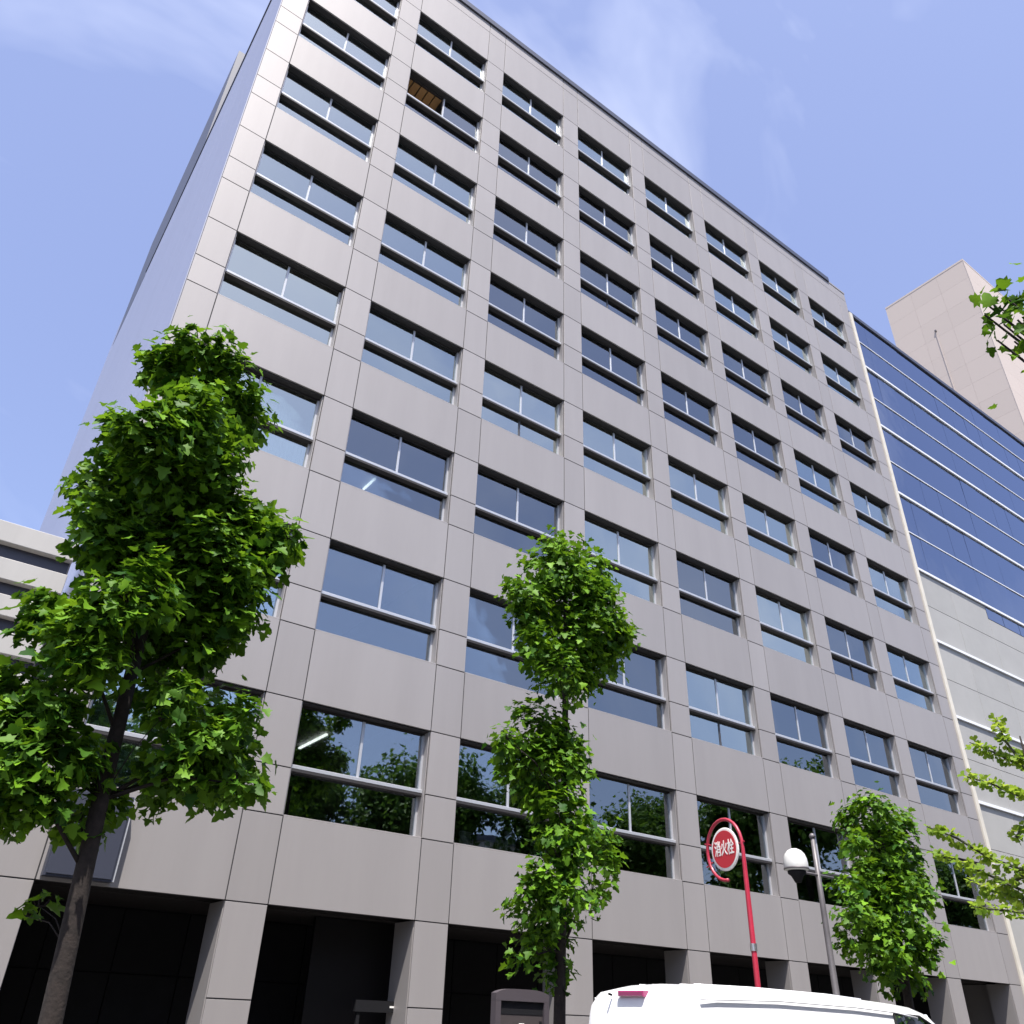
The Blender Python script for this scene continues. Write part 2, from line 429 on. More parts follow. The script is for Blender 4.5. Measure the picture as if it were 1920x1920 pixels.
# rooms behind the glass
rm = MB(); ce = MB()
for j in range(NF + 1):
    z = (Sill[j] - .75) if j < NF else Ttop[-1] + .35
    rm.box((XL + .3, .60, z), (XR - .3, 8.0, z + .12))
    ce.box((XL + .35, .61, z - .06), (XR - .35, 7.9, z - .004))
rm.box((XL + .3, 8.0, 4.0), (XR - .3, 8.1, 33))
for k in range(0, NB + 1, 2):
    a, b = pier_x(k); rm.box(((a+b)/2 - .06, .60, 3.9), ((a+b)/2 + .06, 8.0, 33))
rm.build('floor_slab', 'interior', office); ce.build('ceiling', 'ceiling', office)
MB().box((P_ - .1, .85, Sill[6] - .3), (P_ + W_*.5, .95, Ttop[6] + .1)).build('room_partition', 'brown_room', office)
for q in range(5):
    MB().box((P_ + .05 + q*.28, .36, Ttop[6] + .03), (P_ + .29 + q*.28, 2.2, Ttop[6] + .06 + .01*(q % 2))).build('ceiling_board', 'brown_room', office)
for x, ya, yb, j in ((5.8, 3.7, 5.3, 0), (5.87, 2.95, 3.9, 2), (10.47, 2.8, 3.7, 2), (15.9, 2.6, 3.5, 2)):
    zc = Sill[j+1] - .85
    MB().box((x - .03, ya, zc - .04), (x + .03, yb, zc)).build('ceiling_light', 'tube_light', office)
# ground floor recess
RY = 3.0
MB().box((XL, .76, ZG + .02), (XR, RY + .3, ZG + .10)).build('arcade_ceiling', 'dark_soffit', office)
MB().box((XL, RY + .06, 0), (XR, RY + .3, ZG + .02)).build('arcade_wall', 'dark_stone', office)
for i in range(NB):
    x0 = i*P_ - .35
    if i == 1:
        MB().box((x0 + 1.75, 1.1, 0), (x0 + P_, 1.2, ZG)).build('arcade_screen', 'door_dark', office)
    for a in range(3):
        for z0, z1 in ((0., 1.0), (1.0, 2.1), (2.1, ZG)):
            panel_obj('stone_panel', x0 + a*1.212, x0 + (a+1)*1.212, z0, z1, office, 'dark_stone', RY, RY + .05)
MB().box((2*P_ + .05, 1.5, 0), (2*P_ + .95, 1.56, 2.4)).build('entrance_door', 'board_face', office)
# black barrier board with white marks at the edge of the recess
bb = tag(MB().box((5.75, .50, 1.66), (7.0, .60, 1.84)).build('barrier_board', 'plastic_black'), 'low black board with small white marks in the arcade, beside the pillar', 'board')
for q in range(2): MB().box((6.44 + q*.22, .494, 1.735), (6.58 + q*.22, .499, 1.765)).build('white_mark', 'white_sign', bb)
MB().box((5.80, .52, 0), (5.86, .58, 1.66)).build('post', 'plastic_black', bb)
# side wall (left) --------------------------------------------------------
office_side = MB()
office_side.box((XL + .03, .25, 0), (XL + .2, 20.0, 33.2)).build('side_wall', 'joint', office)
for a in range(10):
    for z in range(10):
        z0, z1 = z*3.32, (z+1)*3.32
        key = ('side', )
        if key not in mesh_cache:
            mesh_cache[key] = MB().box((0, .004, .004), (.03, 1.975 - .004, 3.32 - .004)).mesh('side_panel', 'side_panel')
        link('side_panel', mesh_cache[key], office, (XL, .25 + a*1.975, z0))
MB().box((XL - .04, .34, 33.2), (XL + .4, 20.0, 33.42)).build('coping', 'coping', office)
MB().box((XL + .2, .35, 33.0), (XR, 20, 33.15)).build('roof_deck', 'interior', office)
MB().box((XL + .02, 20.0, 0), (XR, 28.8, 36.2)).build('rear_wing', 'side_panel', office)
MB().box((XL + .01, 12.0, 33.42), (9, 27.0, 42.0)).build('penthouse', 'penthouse', office)
MB().box((XR - .1, .3, 0), (XR + .0, 20, 33)).build('side_wall', 'panel_return', office)

# cabinet mounted on the facade low on the left
cb = empty('wall_cabinet', 'blue-grey metal box fixed to the facade behind the left tree trunk', 'cabinet', (.05, -.22, 3.2))
MB().box((0, 0, 0), (.98, .215, 1.25)).build('body', 'cabinet', cb)
MB().panel(.03, .95, .03, 1.22, -.02, -.002).build('door', 'cabinet', cb)
MB().box((.98, -.005, .0), (1.0, .212, 1.25)).build('side_plate', 'alu', cb)

# ------------------------------------------------------------------ low neighbour on the left
nbl = empty('low_neighbour_building', 'low building with white horizontal bands behind the left tree', 'building', (-12, .6, 0))
Z = [8.82, 8.44, 8.15, 7.77, 7.51, 7.14, 6.88, 6.51, 6.25, 5.88, 5.62, 5.25, 4.99, 4.62, 4.36]
for q in range(0, len(Z) - 1, 2):
    for s in range(5):
        MB().panel(s*2.22 + .006, (s+1)*2.22 - .006, Z[q+1], Z[q], 0, .25, .01).build('band_panel', 'nb_white', nbl)
for q in range(1, len(Z) - 1, 2):
    for s in range(4):
        MB().box((s*2.78 + .02, .16, Z[q+1] + .004), ((s+1)*2.78 - .05, .20, Z[q] - .004)).build('louvre_window', 'nb_dark', nbl)
MB().box((0, .26, 0), (11.1, 9, 8.6)).build('wall', 'nb_white', nbl)
MB().box((0, .02, 0), (11.1, .25, 4.35)).build('lower_wall', 'nb_white', nbl)

# ------------------------------------------------------------------ glass building on the right
gb = empty('glass_office_building', 'blue glass curtain-wall building with white floor lines, beside the grey block', 'building', (29.4, .3, 0))
LX = 21.0
lines = [30.05, 26.35, 22.52, 18.62]
rows = [(33.5, 31.8), (31.8, 30.05), (30.05, 28.1), (28.1, 26.35), (26.35, 24.3), (24.3, 22.52), (22.52, 20.5), (20.5, 18.62)]
PWD = 1.5
for a in range(14):
    for z1, z0 in rows:
        key = ('cw', round(z1 - z0, 3))
        if key not in mesh_cache: mesh_cache[key] = MB().box((.002, 0, .01), (PWD - .002, .02, z1 - z0 - .01)).mesh('pane', 'curtain_glass')
        o = link('pane', mesh_cache[key], gb, (a*PWD, 0, z0))
        o.rotation_euler = (math.radians(random.Random(a*31 + int(z0*10)).uniform(-.25, .25)), 0, math.radians(random.Random(a*17 + int(z0*7)).uniform(-.25, .25)))
for a in range(4, 14):
    MB().box((a*PWD + .02, 0, 17.95), ((a+1)*PWD - .02, .02, 18.55)).build('pane', 'curtain_glass', gb)
MB().box((0, .12, 17.9), (LX, .2, 33.45)).build('spandrel_backing', 'interior_blue', gb)
for z in lines + [15.33, 12.18, 9.0, 5.9]:
    MB().box((0, -.08, z - .055), (LX, -.005, z + .055)).build('white_fin', 'white_line', gb)
for z in (31.8, 28.1, 24.3, 20.5): MB().box((0, -.04, z - .022), (LX, -.004, z + .022)).build('thin_fin', 'white_line', gb)

MB().box((-.03, -.08, 33.5), (LX, .4, 33.72)).build('coping', 'coping', gb)
zr = [18.55, 16.95, 15.33, 13.75, 12.18, 10.6, 9.0, 7.4, 5.9, 3.0, 0.]
for q in range(len(zr) - 1):
    for a in range(7):
        if q == 0 and a >= 2: z1 = 17.93
        else: z1 = zr[q]
        MB().panel(a*3. + .008, (a+1)*3. - .008, zr[q+1] + .008, z1 - .008, 0, .06, .006).build('stone_panel', 'beige_panel', gb)
MB().box((0, .07, 0), (LX, 16, 17.88)).build('wall', 'joint', gb)
MB().box((0, .21, 17.88), (LX, 16, 33.45)).build('core', 'interior_blue', gb)

# ------------------------------------------------------------------ pink tower far right
TWY = 14.0
c = at_y(1805, 488, TWY); TX, TZ = c[0], c[2]
TD = 12.2; TWX = 22.
tw = empty('pink_tower', 'tall pinkish blank-walled tower rising behind the glass building', 'building', (TX, TWY, 0))
MB().box((.06, .06, 0), (TWX, TD, TZ - .02)).build('wall', 'tower_trim', tw)
nz = 26; ph = 3.4
kx = MB().box((0, .007, .007), (.06, TD/3 - .007, ph - .007)).mesh('facade_panel', 'tower_pink')
ky = MB().box((.007, 0, .007), (TWX/6 - .007, .06, ph - .007)).mesh('facade_panel', 'tower_pink')
for r in range(nz):
    z = TZ - (r+1)*ph
    if z < 10: break
    for a in range(3): link('facade_panel', kx, tw, (0, a*TD/3, z))
    for a in range(6): link('facade_panel', ky, tw, (a*TWX/6, 0, z))
MB().box((-.03, -.03, TZ), (TWX, TD, TZ + .3)).build('parapet', 'tower_trim', tw)
MB().box((-.03, -.03, 8), (.02, .02, TZ - .01)).build('corner_trim', 'tower_trim', tw)
MB().tube([(-.12, TD*.52, TZ - 9), (-.12, TD*.52, TZ - 26)], .03, 6).build('conduit', 'tower_trim', tw)
MB().box((-.2, TD*.51, TZ - 9.2), (-.01, TD*.53, TZ - 8.95)).build('wall_light', 'grey_pole', tw)

# ------------------------------------------------------------------ trees
LEAF_PROFILE = [(0, -.02), (.20, .02), (.42, -.05), (.34, .20), (.55, .38), (.27, .50), (.22, .78), (0, 1.0),
                (-.22, .78), (-.27, .50), (-.55, .38), (-.34, .20), (-.42, -.05), (-.20, .02)]
def leaf_template():
    v = [(0, .38, 0)]
    for x, y in LEAF_PROFILE: v.append((x, y, abs(x)*.28 - .12*y*y))
    n = len(LEAF_PROFILE)
    f = [(0, 1 + k, 1 + (k+1) % n) for k in range(n)]
    return np.array(v), f
FAN_PROFILE = [(0, 0), (.12, .35), (.50, .62), (.42, .86), (.18, .98), (.03, .80), (-.16, .98), (-.42, .86), (-.50, .62), (-.12, .35)]
def fan_template():
    v = [(0, .5, 0)]
    for x, y in FAN_PROFILE: v.append((x, y, abs(x)*.25))
    n = len(FAN_PROFILE); f = [(0, 1 + k, 1 + (k+1) % n) for k in range(n)]
    return np.array(v), f
def leaf_mats(rng, n, pos, out, up=.55, spread=.9):
    """rotation for each leaf: normal leans outwards and upwards, tip hangs outwards"""
    nrm = out * .55 + np.array([0, 0, up]) + rng.normal(0, spread*.5, (n, 3))
    nrm /= np.linalg.norm(nrm, axis=1)[:, None]
    tip = out + rng.normal(0, .7, (n, 3)) + np.array([0, 0, -.35])
    tip -= nrm * np.sum(tip*nrm, axis=1)[:, None]
    tip /= np.linalg.norm(tip, axis=1)[:, None]
    side = np.cross(tip, nrm)
    return np.stack([side, tip, nrm], axis=2)
def leaves_mesh(name, m, pos, Rm, size, tone, tmpl):
    tv, tf = tmpl
    n = len(pos); k = len(tv)
    V = (np.einsum('nij,kj->nki', Rm, tv) * size[:, None, None] + pos[:, None, :]).reshape(-1, 3)
    Fa = (np.array(tf)[None] + (np.arange(n)*k)[:, None, None]).reshape(-1, 3)
    me = bpy.data.meshes.new(name)
    me.vertices.add(len(V)); me.vertices.foreach_set('co', V.ravel())
    me.loops.add(Fa.size); me.loops.foreach_set('vertex_index', Fa.ravel().astype(np.int32))
    me.polygons.add(len(Fa)); me.polygons.foreach_set('loop_start', np.arange(len(Fa))*3)
    me.polygons.foreach_set('loop_total', np.full(len(Fa), 3))
    at = me.attributes.new('tone', 'FLOAT', 'POINT'); at.data.foreach_set('value', np.repeat(tone, k))
    me.materials.append(MATS[m]); me.update(calc_edges=True); me.validate()
    return me
TM_LEAF, TM_FAN = leaf_template(), fan_template()
LEAF_SINGLE = {}
def single_leaf_mesh(m, q):
    if (m, q) not in LEAF_SINGLE:
        LEAF_SINGLE[(m, q)] = leaves_mesh('leaf', m, np.zeros((1, 3)), np.eye(3)[None], np.ones(1), np.array([q/3.]), TM_LEAF)
    return LEAF_SINGLE[(m, q)]

def clump_leaves(rng, clumps, density, lo, hi):
    pos, out = [], []
    for (cx, cy, cz, r) in clumps:
        n = int(density * r**2.2)
        # uneven: leaves gather around random twig ends
        nt = max(6, int(26 * r))
        tw_d = rng.normal(0, 1, (nt, 3)); tw_d /= np.linalg.norm(tw_d, axis=1)[:, None]
        tw = tw_d * (rng.uniform(.35, 1.0, nt)**.6 * r)[:, None] * np.array([1, 1, .92])
        which = rng.integers(0, nt, n)
        p = tw[which] + rng.normal(0, .16*r + .05, (n, 3))
        o = p / (np.linalg.norm(p, axis=1)[:, None] + 1e-6)
        pos.append(p + np.array([cx, cy, cz])); out.append(o)
    pos = np.concatenate(pos); out = np.concatenate(out)
    size = lo*.75 + (hi*1.05 - lo*.75)*rng.beta(1.8, 1.6, len(pos))
    return pos, out, size

def make_tree(name, label, clumps_px, Y, base, trunk_top_px, r0, seed, density, lo, hi, n_single, m='leaf_plane', depth_jit=.5, group=None, rscale=.92):
    rng = np.random.default_rng(seed); rnd = random.Random(seed)
    root = empty(name, label, 'tree', (base[0], base[1], 0), group)
    B = np.array([base[0], base[1], 0.])
    clumps = []
    for (px, py, pr) in clumps_px:
        yy = Y + rnd.uniform(-depth_jit, depth_jit)
        p = at_y(px, py, yy); clumps.append((p[0], p[1], p[2], rscale * pr / px_per_m(p)))
    pos, out, size = clump_leaves(rng, clumps, density, lo, hi)
    Rm = leaf_mats(rng, len(pos), pos, out, up=.85)
    tone = rng.beta(1.3, 1.9, len(pos))
    # the outermost leaves one by one, the mass behind them as one body
    cc = np.mean(np.array([c[:3] for c in clumps]), axis=0)
    vis = np.array([(ROT @ (q - CAM)) for q in pos])
    score = -np.linalg.norm(pos - CAM, axis=1) + 2.0*rng.random(len(pos)) + size*4
    order = np.argsort(-score)
    singles, rest = order[:n_single], order[n_single:]
    crown = link('crown', leaves_mesh('crown', m, pos[rest] - B, Rm[rest], size[rest], tone[rest], TM_LEAF), root)
    crown['kind'] = 'stuff'
    for q in singles:
        o = link('leaf', single_leaf_mesh(m, int(tone[q]*3.99)), crown)
        mt = Matrix([list(Rm[q][0]), list(Rm[q][1]), list(Rm[q][2])]).to_4x4()
        o.matrix_local = Matrix.Translation(Vector(pos[q] - B)) @ mt @ Matrix.Scale(float(size[q]), 4)
    # trunk
    top = at_y(trunk_top_px[0], trunk_top_px[1], Y) - B
    pts, rs = [], []
    N = 14
    for k in range(N + 1):
        t = k / N
        p = np.array([0, 0, -.02]) * (1 - t) + top * t
        wob = .05 * math.sin(5*t + seed) * math.sin(math.pi*t)
        pts.append((p[0] + wob, p[1] + wob*.6, p[2])); rs.append(r0 * (1 - .80*t**.8) * (1.25 if k == 0 else 1) + .012)
    MB().tube(pts, rs, 12).build('trunk', 'bark', root, True)
    for ci, (cx, cy, cz, r) in enumerate(clumps):
        if ci % 3 and r > .15: continue
        e = np.array([cx, cy, cz]) - B
        t = max(.30 if r > .15 else .15, min(.96, (e[2] - .5*r - .1) / max(top[2], .1)))
        s = np.array(pts[int(t*N)]); rr = rs[int(t*N)]
        mid = (s + e)/2 + np.array([0, 0, .12*np.linalg.norm(e - s)])
        br = MB(); br.tube([s, mid, e], [max(.010, rr*.30), max(.008, rr*.2), .006] if r > .15 else [.009, .006, .004], 7)
        for _ in range(5):
            d = rng.normal(0, 1, 3); d /= np.linalg.norm(d); d[2] = abs(d[2])*.6
            br.tube([e, e + d*r*.5, e + d*r*.9 + np.array([0, 0, .05])], [.011, .008, .004], 5)
        br.build('branch', 'bark', root, True)
    return root

T1 = [(375,650,48),(350,700,62),(430,720,48),(300,690,40),(450,790,52),(380,790,72),(280,800,70),(230,830,45),(400,870,72),(310,880,90),(215,930,66),
      (180,960,40),(330,960,100),(440,950,55),(500,990,55),(540,1010,32),(460,1040,80),(520,1060,42),(390,1060,95),(290,1050,95),(210,1030,70),(240,1130,90),(130,1150,60),(85,1170,42),
      (140,1220,60),(190,1235,48),(330,1160,100),(420,1130,72),(370,1215,58),(290,1240,46),(420,1210,34),
      (400,1340,52),(370,1400,78),(440,1410,58),(300,1430,48),(400,1470,60),(330,1480,55),(460,1350,30),(300,1350,26),(450,1470,36),
      (40,1300,60),(90,1340,60),(30,1390,70),(100,1430,70),(140,1420,28),(25,1480,66),(90,1500,48),(170,1480,34),(150,1540,30),(-40,1420,80),(-50,1320,70),
      (215,1180,60),(255,1300,30),(165,1555,26),(200,1510,30),(330,1300,40),
      (75,1700,17),(50,1718,12)]
b1 = at_y(112, 1915, -5.0)
make_tree('plane_tree', 'tallest leafy street tree at the left, dark inside, before the white-banded building', T1, -5.0, (b1[0], -5.0), (395, 660), .115, 3, 3300, .09, .18, 170, depth_jit=.6, rscale=.93)
T2 = [(1060,1030,44),(1040,1065,66),(1100,1075,50),(980,1120,42),(1010,1150,52),(1085,1130,72),(1120,1140,50),(1140,1190,46),(1060,1200,72),(1100,1230,62),(1010,1210,46),(1165,1180,26),(1050,1270,48),(1080,1285,34),
      (1000,1370,58),(950,1385,30),(1050,1400,60),(960,1430,46),(1020,1450,66),(1080,1450,40),(1040,1500,46),
      (1060,1550,56),(1110,1580,46),(1130,1620,28),(1050,1610,48),(1000,1650,38),(1060,1680,60),(1110,1680,34),(985,1700,36),(1030,1740,54),(1010,1790,40),(1040,1810,34)]
b2 = at_y(1046, 1910, -5.2)
make_tree('plane_tree', 'slim street tree of stacked leaf tufts in the middle, left of the red sign', T2, -5.2, (b2[0], -5.2), (1062, 1045), .085, 11, 3300, .08, .145, 120, depth_jit=.35, rscale=.86)
T3 = [(1640,1515,34),(1625,1550,46),(1670,1560,44),(1650,1600,52),(1595,1580,26),(1690,1620,46),(1710,1660,40),(1650,1660,56),(1610,1640,34),(1590,1665,26),(1690,1700,50),(1735,1680,22),(1640,1720,48),(1600,1720,34),(1600,1755,38),(1650,1770,54),(1700,1770,50),(1730,1760,24),(1660,1815,40),(1700,1820,34)]
b3 = at_y(1698, 1880, -4.8)
make_tree('plane_tree', 'small bushy street tree at the right, its foot hidden by the white van', T3, -4.8, (b3[0], -4.8), (1645, 1530), .11, 21, 2200, .09, .165, 80, depth_jit=.5)

# near-side trees at the right edge: a young ginkgo with long leafy shoots, and an overhanging tree
def ginkgo():
    rng = np.random.default_rng(5)
    D = 5.2
    b = at_d(1944, 1900, D); B = np.array([b[0], b[1], 0.])
    root = empty('ginkgo_tree', 'young ginkgo with long yellow-green leafy shoots at the right edge', 'tree', (B[0], B[1], 0))
    def P(x, y, dd=0.): return at_d(x, y, D + dd) - B
    stem = [np.array([0, 0, 0]), P(1942, 1700), P(1937, 1560), P(1926, 1430), P(1912, 1380)]
    MB().tube(stem, [.022, .014, .010, .007, .004], 9).build('trunk', 'bark', root, True)
    shoots = [[(1938,1640,0),(1850,1606,-.1),(1795,1572,-.2),(1738,1550,-.3)], [(1930,1500,0),(1860,1470,-.1),(1813,1456,-.2)], [(1922,1440,0),(1862,1410,.05),(1818,1392,.1)],
              [(1912,1425,0),(1882,1385,0),(1868,1345,0)], [(1940,1680,0),(1830,1630,.1),(1790,1610,.15),(1747,1597,.2)], [(1940,1712,0),(1868,1706,-.1),(1826,1700,-.2)],
              [(1940,1690,0),(1862,1672,.2),(1818,1650,.3)], [(1906,1570,0),(1960,1500,.1),(2000,1450,.1)], [(1906,1650,0),(1960,1620,.1),(2010,1580,.1)]]
    pos, out, size = [], [], []
    for sh in shoots:
        pts = [P(*q) for q in sh]
        MB().tube(pts, [.009] + [.006]*(len(pts)-2) + [.003], 6).build('branch', 'bark_moss', root, True)
        for a, c in zip(pts[:-1], pts[1:]):
            L = np.linalg.norm(c - a); n = int(L * 250)
            t = rng.random(n); ax = (c - a)/L
            d = rng.normal(0, 1, (n, 3)); d -= ax*(d @ ax)[:, None]; d /= np.linalg.norm(d, axis=1)[:, None]
            pos.append(a + (c - a)*t[:, None] + d*.008); out.append(d + np.array([0, 0, .35])); size.append(rng.uniform(.028, .052, n))
    pos, out, size = map(np.concatenate, (pos, out, size))
    out /= np.linalg.norm(out, axis=1)[:, None]
    Rm = leaf_mats(rng, len(pos), pos, out, up=.4)
    cr = link('crown', leaves_mesh('crown', 'leaf_ginkgo', pos, Rm, size, rng.random(len(pos)), TM_FAN), root); cr['kind'] = 'stuff'
ginkgo()

def overhang():
    rng = np.random.default_rng(8)
    B = np.array([6.6, -13.5, 0.])
    root = empty('overhanging_tree', 'dark leafy branch reaching in at the upper right edge', 'tree', tuple(B))
    D = 6.6
    cl = []
    for x, y, r, dd in ((1892,562,24,0),(1852,572,20,0),(1846,590,12,0),(1882,608,26,.1),(1908,600,30,0),(1870,638,17,0),(1902,640,20,.1),(1935,560,60,.2),(1950,640,60,.1),(2010,600,90,.3),(2080,560,110,.4),(2100,680,110,.2)):
        p = at_d(x, y, D + dd); cl.append((p[0], p[1], p[2], r/px_per_m(p)))
    for q in range(8):
        p = B + np.array([rng.uniform(.6, 3.0), rng.uniform(-2.2, .3), rng.uniform(6.5, 10.5)]); cl.append((*p, rng.uniform(.7, 1.1)))
    pos, out, size = clump_leaves(rng, cl, 900, .085, .15)
    Rm = leaf_mats(rng, len(pos), pos, out)
    cr = link('crown', leaves_mesh('crown', 'leaf_plane', pos - B, Rm, size, rng.beta(1.5, 2.4, len(pos)), TM_LEAF), root); cr['kind'] = 'stuff'
    MB().tube([(0,0,0),(.05,0,3),(.0,.05,6),(.3,-.3,9.5)], [.2,.16,.12,.03], 12).build('trunk', 'bark', root, True)
    for c in cl:
        e = np.array(c[:3]) - B; s = np.array([0, .03, max(2.5, e[2] - 1.4)])
        br = MB(); br.tube([s, (s+e)/2 + np.array([0, 0, .15]), e], [.04, .025, .008], 6)
        br.build('branch', 'bark', root, True)
overhang()

# tall trees along the opposite pavement (seen mirrored in the lower windows)
def street_row():
    rng = np.random.default_rng(14)
    proto = None; meshes = []
    cl = []
    for q in range(26):
        a = rng.uniform(0, 2*math.pi); z = rng.uniform(3.6, 11.6); rr = 2.5*math.sqrt(max(.05, 1 - ((z - 7.2)/5.2)**2))
        cl.append((rr*.62*math.cos(a)*rng.uniform(.4, 1), rr*.62*math.sin(a)*rng.uniform(.4, 1), z, rng.uniform(.8, 1.3)))
    pos, out, size = clump_leaves(rng, cl, 380, .14, .28)
    me = leaves_mesh('crown', 'leaf_dark', pos, leaf_mats(rng, len(pos), pos, out), size, rng.random(len(pos)), TM_LEAF)
    tk = MB().tube([(0,0,0),(.05,0,3.5),(0,.1,7),(.1,0,11)], [.24,.19,.13,.03], 10).mesh('trunk', 'bark', True)
    spots = [(3.5,-19,.95),(10,-18.4,1.05),(16.5,-19,1.0),(24,-18.3,1.12),(31,-19,1.0),(39,-18.2,1.25),(46,-19,1.45),(54,-18,1.2),(62,-19,1.1),(71,-18.5,1.15),(7,-21,1.1),(13.2,-21.5,1.0),(20.3,-21,1.1),(27.5,-21,1.0),(35,-21.5,1.15)]
    for x, y, s in spots:
        r = empty('roadside_tree', 'tall roadside tree on the opposite pavement, mirrored in the lower windows', 'tree', (x, y, 0), 'roadside trees across the street')
        r.scale = (s, s, s); r.rotation_euler = (0, 0, rng.uniform(0, 6.28))
        c_ = link('crown', me, r); c_['kind'] = 'stuff'; link('trunk', tk, r)
street_row()

# office blocks added across the street to block low sky light, behind the trees
for bx, bw, bh, col in ((-30, 26, 12, 'beige_panel'), (-3, 30, 10.5, 'panel_return'), (28, 24, 12, 'beige_panel'), (53, 34, 11, 'panel_return')):
    ob = empty('sky_blocker', 'plain office block added across the street, out of view, to block low sky light', 'building', (bx, -34, 0), 'added blocks across the street')
    MB().box((0, -14, 0), (bw, 0, bh)).build('wall', col, ob)
    MB().box((-.1, -14.1, bh), (bw + .1, .15, bh + .4)).build('coping', 'coping', ob)
    for fz in range(3):
        for fx in range(int(bw // 4)):
            MB().box((1 + fx*4, -.02, 1.2 + fz*3.4), (3.6 + fx*4, .03, 2.9 + fz*3.4)).build('window', 'nb_dark', ob)

# ------------------------------------------------------------------ van
def make_van():
    X0, Y0, Wd, L = 5.14, -8.12, 1.72, 4.75
    van = empty('parked_van', 'white panel van parked at the kerb, only its roof and upper side in view', 'van', (X0, Y0, -.13))
    van.scale = (1.16, 1, 1.035)
    # side profile stations along the length: (x, roof z, floor z, half-width scale at roof)
    st = [(0.0, 1.70, .42), (.03, 1.93, .34), (.10, 2.02, .30), (.35, 2.075, .28), (1.2, 2.085, .28), (2.4, 2.075, .28), (3.2, 2.045, .28), (3.55, 2.02, .28),
          (3.80, 1.965, .28), (4.02, 1.83, .28), (4.28, 1.50, .28), (4.45, 1.18, .28), (4.62, 1.02, .30), (4.72, .80, .34), (4.75, .55, .40)]
    def section(x, zr, zf):
        hw = Wd/2; pts = []
        # half section from the roof centre down to the sill, y from centre
        t = max(0., min(1., (zr - .9)/1.1))
        prof = [(0, zr), (hw*.55, zr - .012), (hw*.80, zr - .035), (hw*.885, zr - .075), (hw*.925, zr - .15*t - .02), (hw*.955, zr - .45*t - .03), (hw, zr - .95*t - .04), (hw, max(zf + .25, zr - 1.2*t - .05)), (hw*.985, zf + .04), (hw*.9, zf)]
        left = [(-a, b) for a, b in prof]; right = [(a, b) for a, b in prof[1:]][::-1]
        ring = right + left      # from right sill over the roof to the left sill
        return [(x, Wd/2 + a, b) for a, b in ring]
    mb = MB(); rings = [section(*s) for s in st]; n = len(rings[0])
    v = [q for r in rings for q in r]; f = []
    for i in range(len(rings)-1):
        for k in range(n-1): f.append((i*n+k, (i+1)*n+k, (i+1)*n+k+1, i*n+k+1))
        f.append((i*n+n-1, (i+1)*n+n-1, (i+1)*n, i*n))
    f.append(tuple(range(n))); f.append(tuple(range((len(rings)-1)*n, len(rings)*n))[::-1])
    mb.add(v, f)
    body = mb.build('body', 'van_white', van, True)
    md = body.modifiers.new('b', 'BEVEL'); md.width = .012; md.segments = 2; md.limit_method = 'ANGLE'; md.angle_limit = math.radians(40)
    # drip rails along both roof edges
    for sy in (0, 1):
        y = .045 if sy == 0 else Wd - .045
        pts = [(.12, y, 1.925), (1.2, y, 1.955), (2.4, y, 1.945), (3.1, y, 1.92), (3.5, y, 1.875)]
        MB().tube(pts, .011, 6).build('drip_rail', 'van_white', van, True)
    # roof ribs
    for q in range(5):
        y = .42 + q*.21
        MB().tube([(.4, y, 2.066), (1.2, y, 2.078), (2.4, y, 2.068), (3.0, y, 2.046)], .012, 6).build('roof_rib', 'van_white', van, True)
    # tailgate with window, lamp, plate
    tg = MB().box((-.022, .16, .52), (.012, Wd - .16, 1.68)).build('tailgate', 'van_white', van)
    MB().box((-.028, .24, 1.10), (-.023, Wd - .24, 1.60)).build('rear_window', 'van_glass', tg)
    MB().box((-.04, .6, .72), (-.0225, Wd - .6, .86)).build('number_plate', 'white_sign', tg)
    MB().box((-.05, .72, 1.0), (-.0225, Wd - .72, 1.04)).build('handle', 'plastic_black', tg)
    tl = MB().panel(0, .40, 0, .055, -.03, .05, .01).build('brake_light', 'lamp_red', van)
    tl.rotation_euler = (0, 0, math.radians(-90)); tl.location = (.028, Wd/2 + .22 + .06, 1.94)
    MB().tube([(.02, Wd/2 + .40, 1.955), (-.02, Wd/2 + .40, 1.965)], .012, 8).build('washer_nozzle', 'plastic_black', van)
    for sy in (0, 1):
        y = .01 if sy == 0 else Wd - .12
        MB().box((-.02, y, .75), (.03, y + .11, 1.25)).build('tail_lamp', 'lamp_red', van)
        y = .06 if sy == 0 else Wd - .32
        MB().box((4.60, y, .72), (4.735, y + .26, .92)).build('headlight', 'globe', van)
    MB().box((-.08, .03, .34), (.03, Wd - .03, .50)).build('bumper', 'van_white', van)
    MB().box((4.66, .04, .34), (4.82, Wd - .04, .52)).build('bumper', 'van_white', van)
    # windscreen and side door glass
    ws = MB().add([(3.90, .20, 1.905), (3.90, Wd - .20, 1.905), (4.41, Wd - .12, 1.26), (4.41, .12, 1.26)], [(0, 3, 2, 1)]).build('windscreen', 'van_glass', van)
    ws.location = (.02, 0, .02)
    for sy in (-1, 1):
        yo = -.002 if sy < 0 else Wd + .002
        yi = .052 if sy < 0 else Wd - .052
        def Yz(z):            # follows the tumblehome of the side
            t = max(0, min(1, (z - 1.05)/.8)); e = .010 + t*.055
            return (e - .012) if sy < 0 else Wd - e + .012
        pl = [(3.08, 1.905), (3.55, 1.895), (3.80, 1.80), (4.06, 1.42), (4.10, 1.16), (3.08, 1.16)]
        MB().add([(x, Yz(z), z) for x, z in pl], [tuple(range(6)) if sy < 0 else tuple(range(6))[::-1]]).build('side_window', 'van_glass', van)
        MB().tube([(x, Yz(z), z) for x, z in pl + pl[:1]], .014, 6).build('window_seal', 'rubber', van)
        MB().box((3.1, min(yo, yo + sy*.03), 1.02), (3.26, max(yo, yo + sy*.03), 1.06)).build('door_handle', 'plastic_black', van)
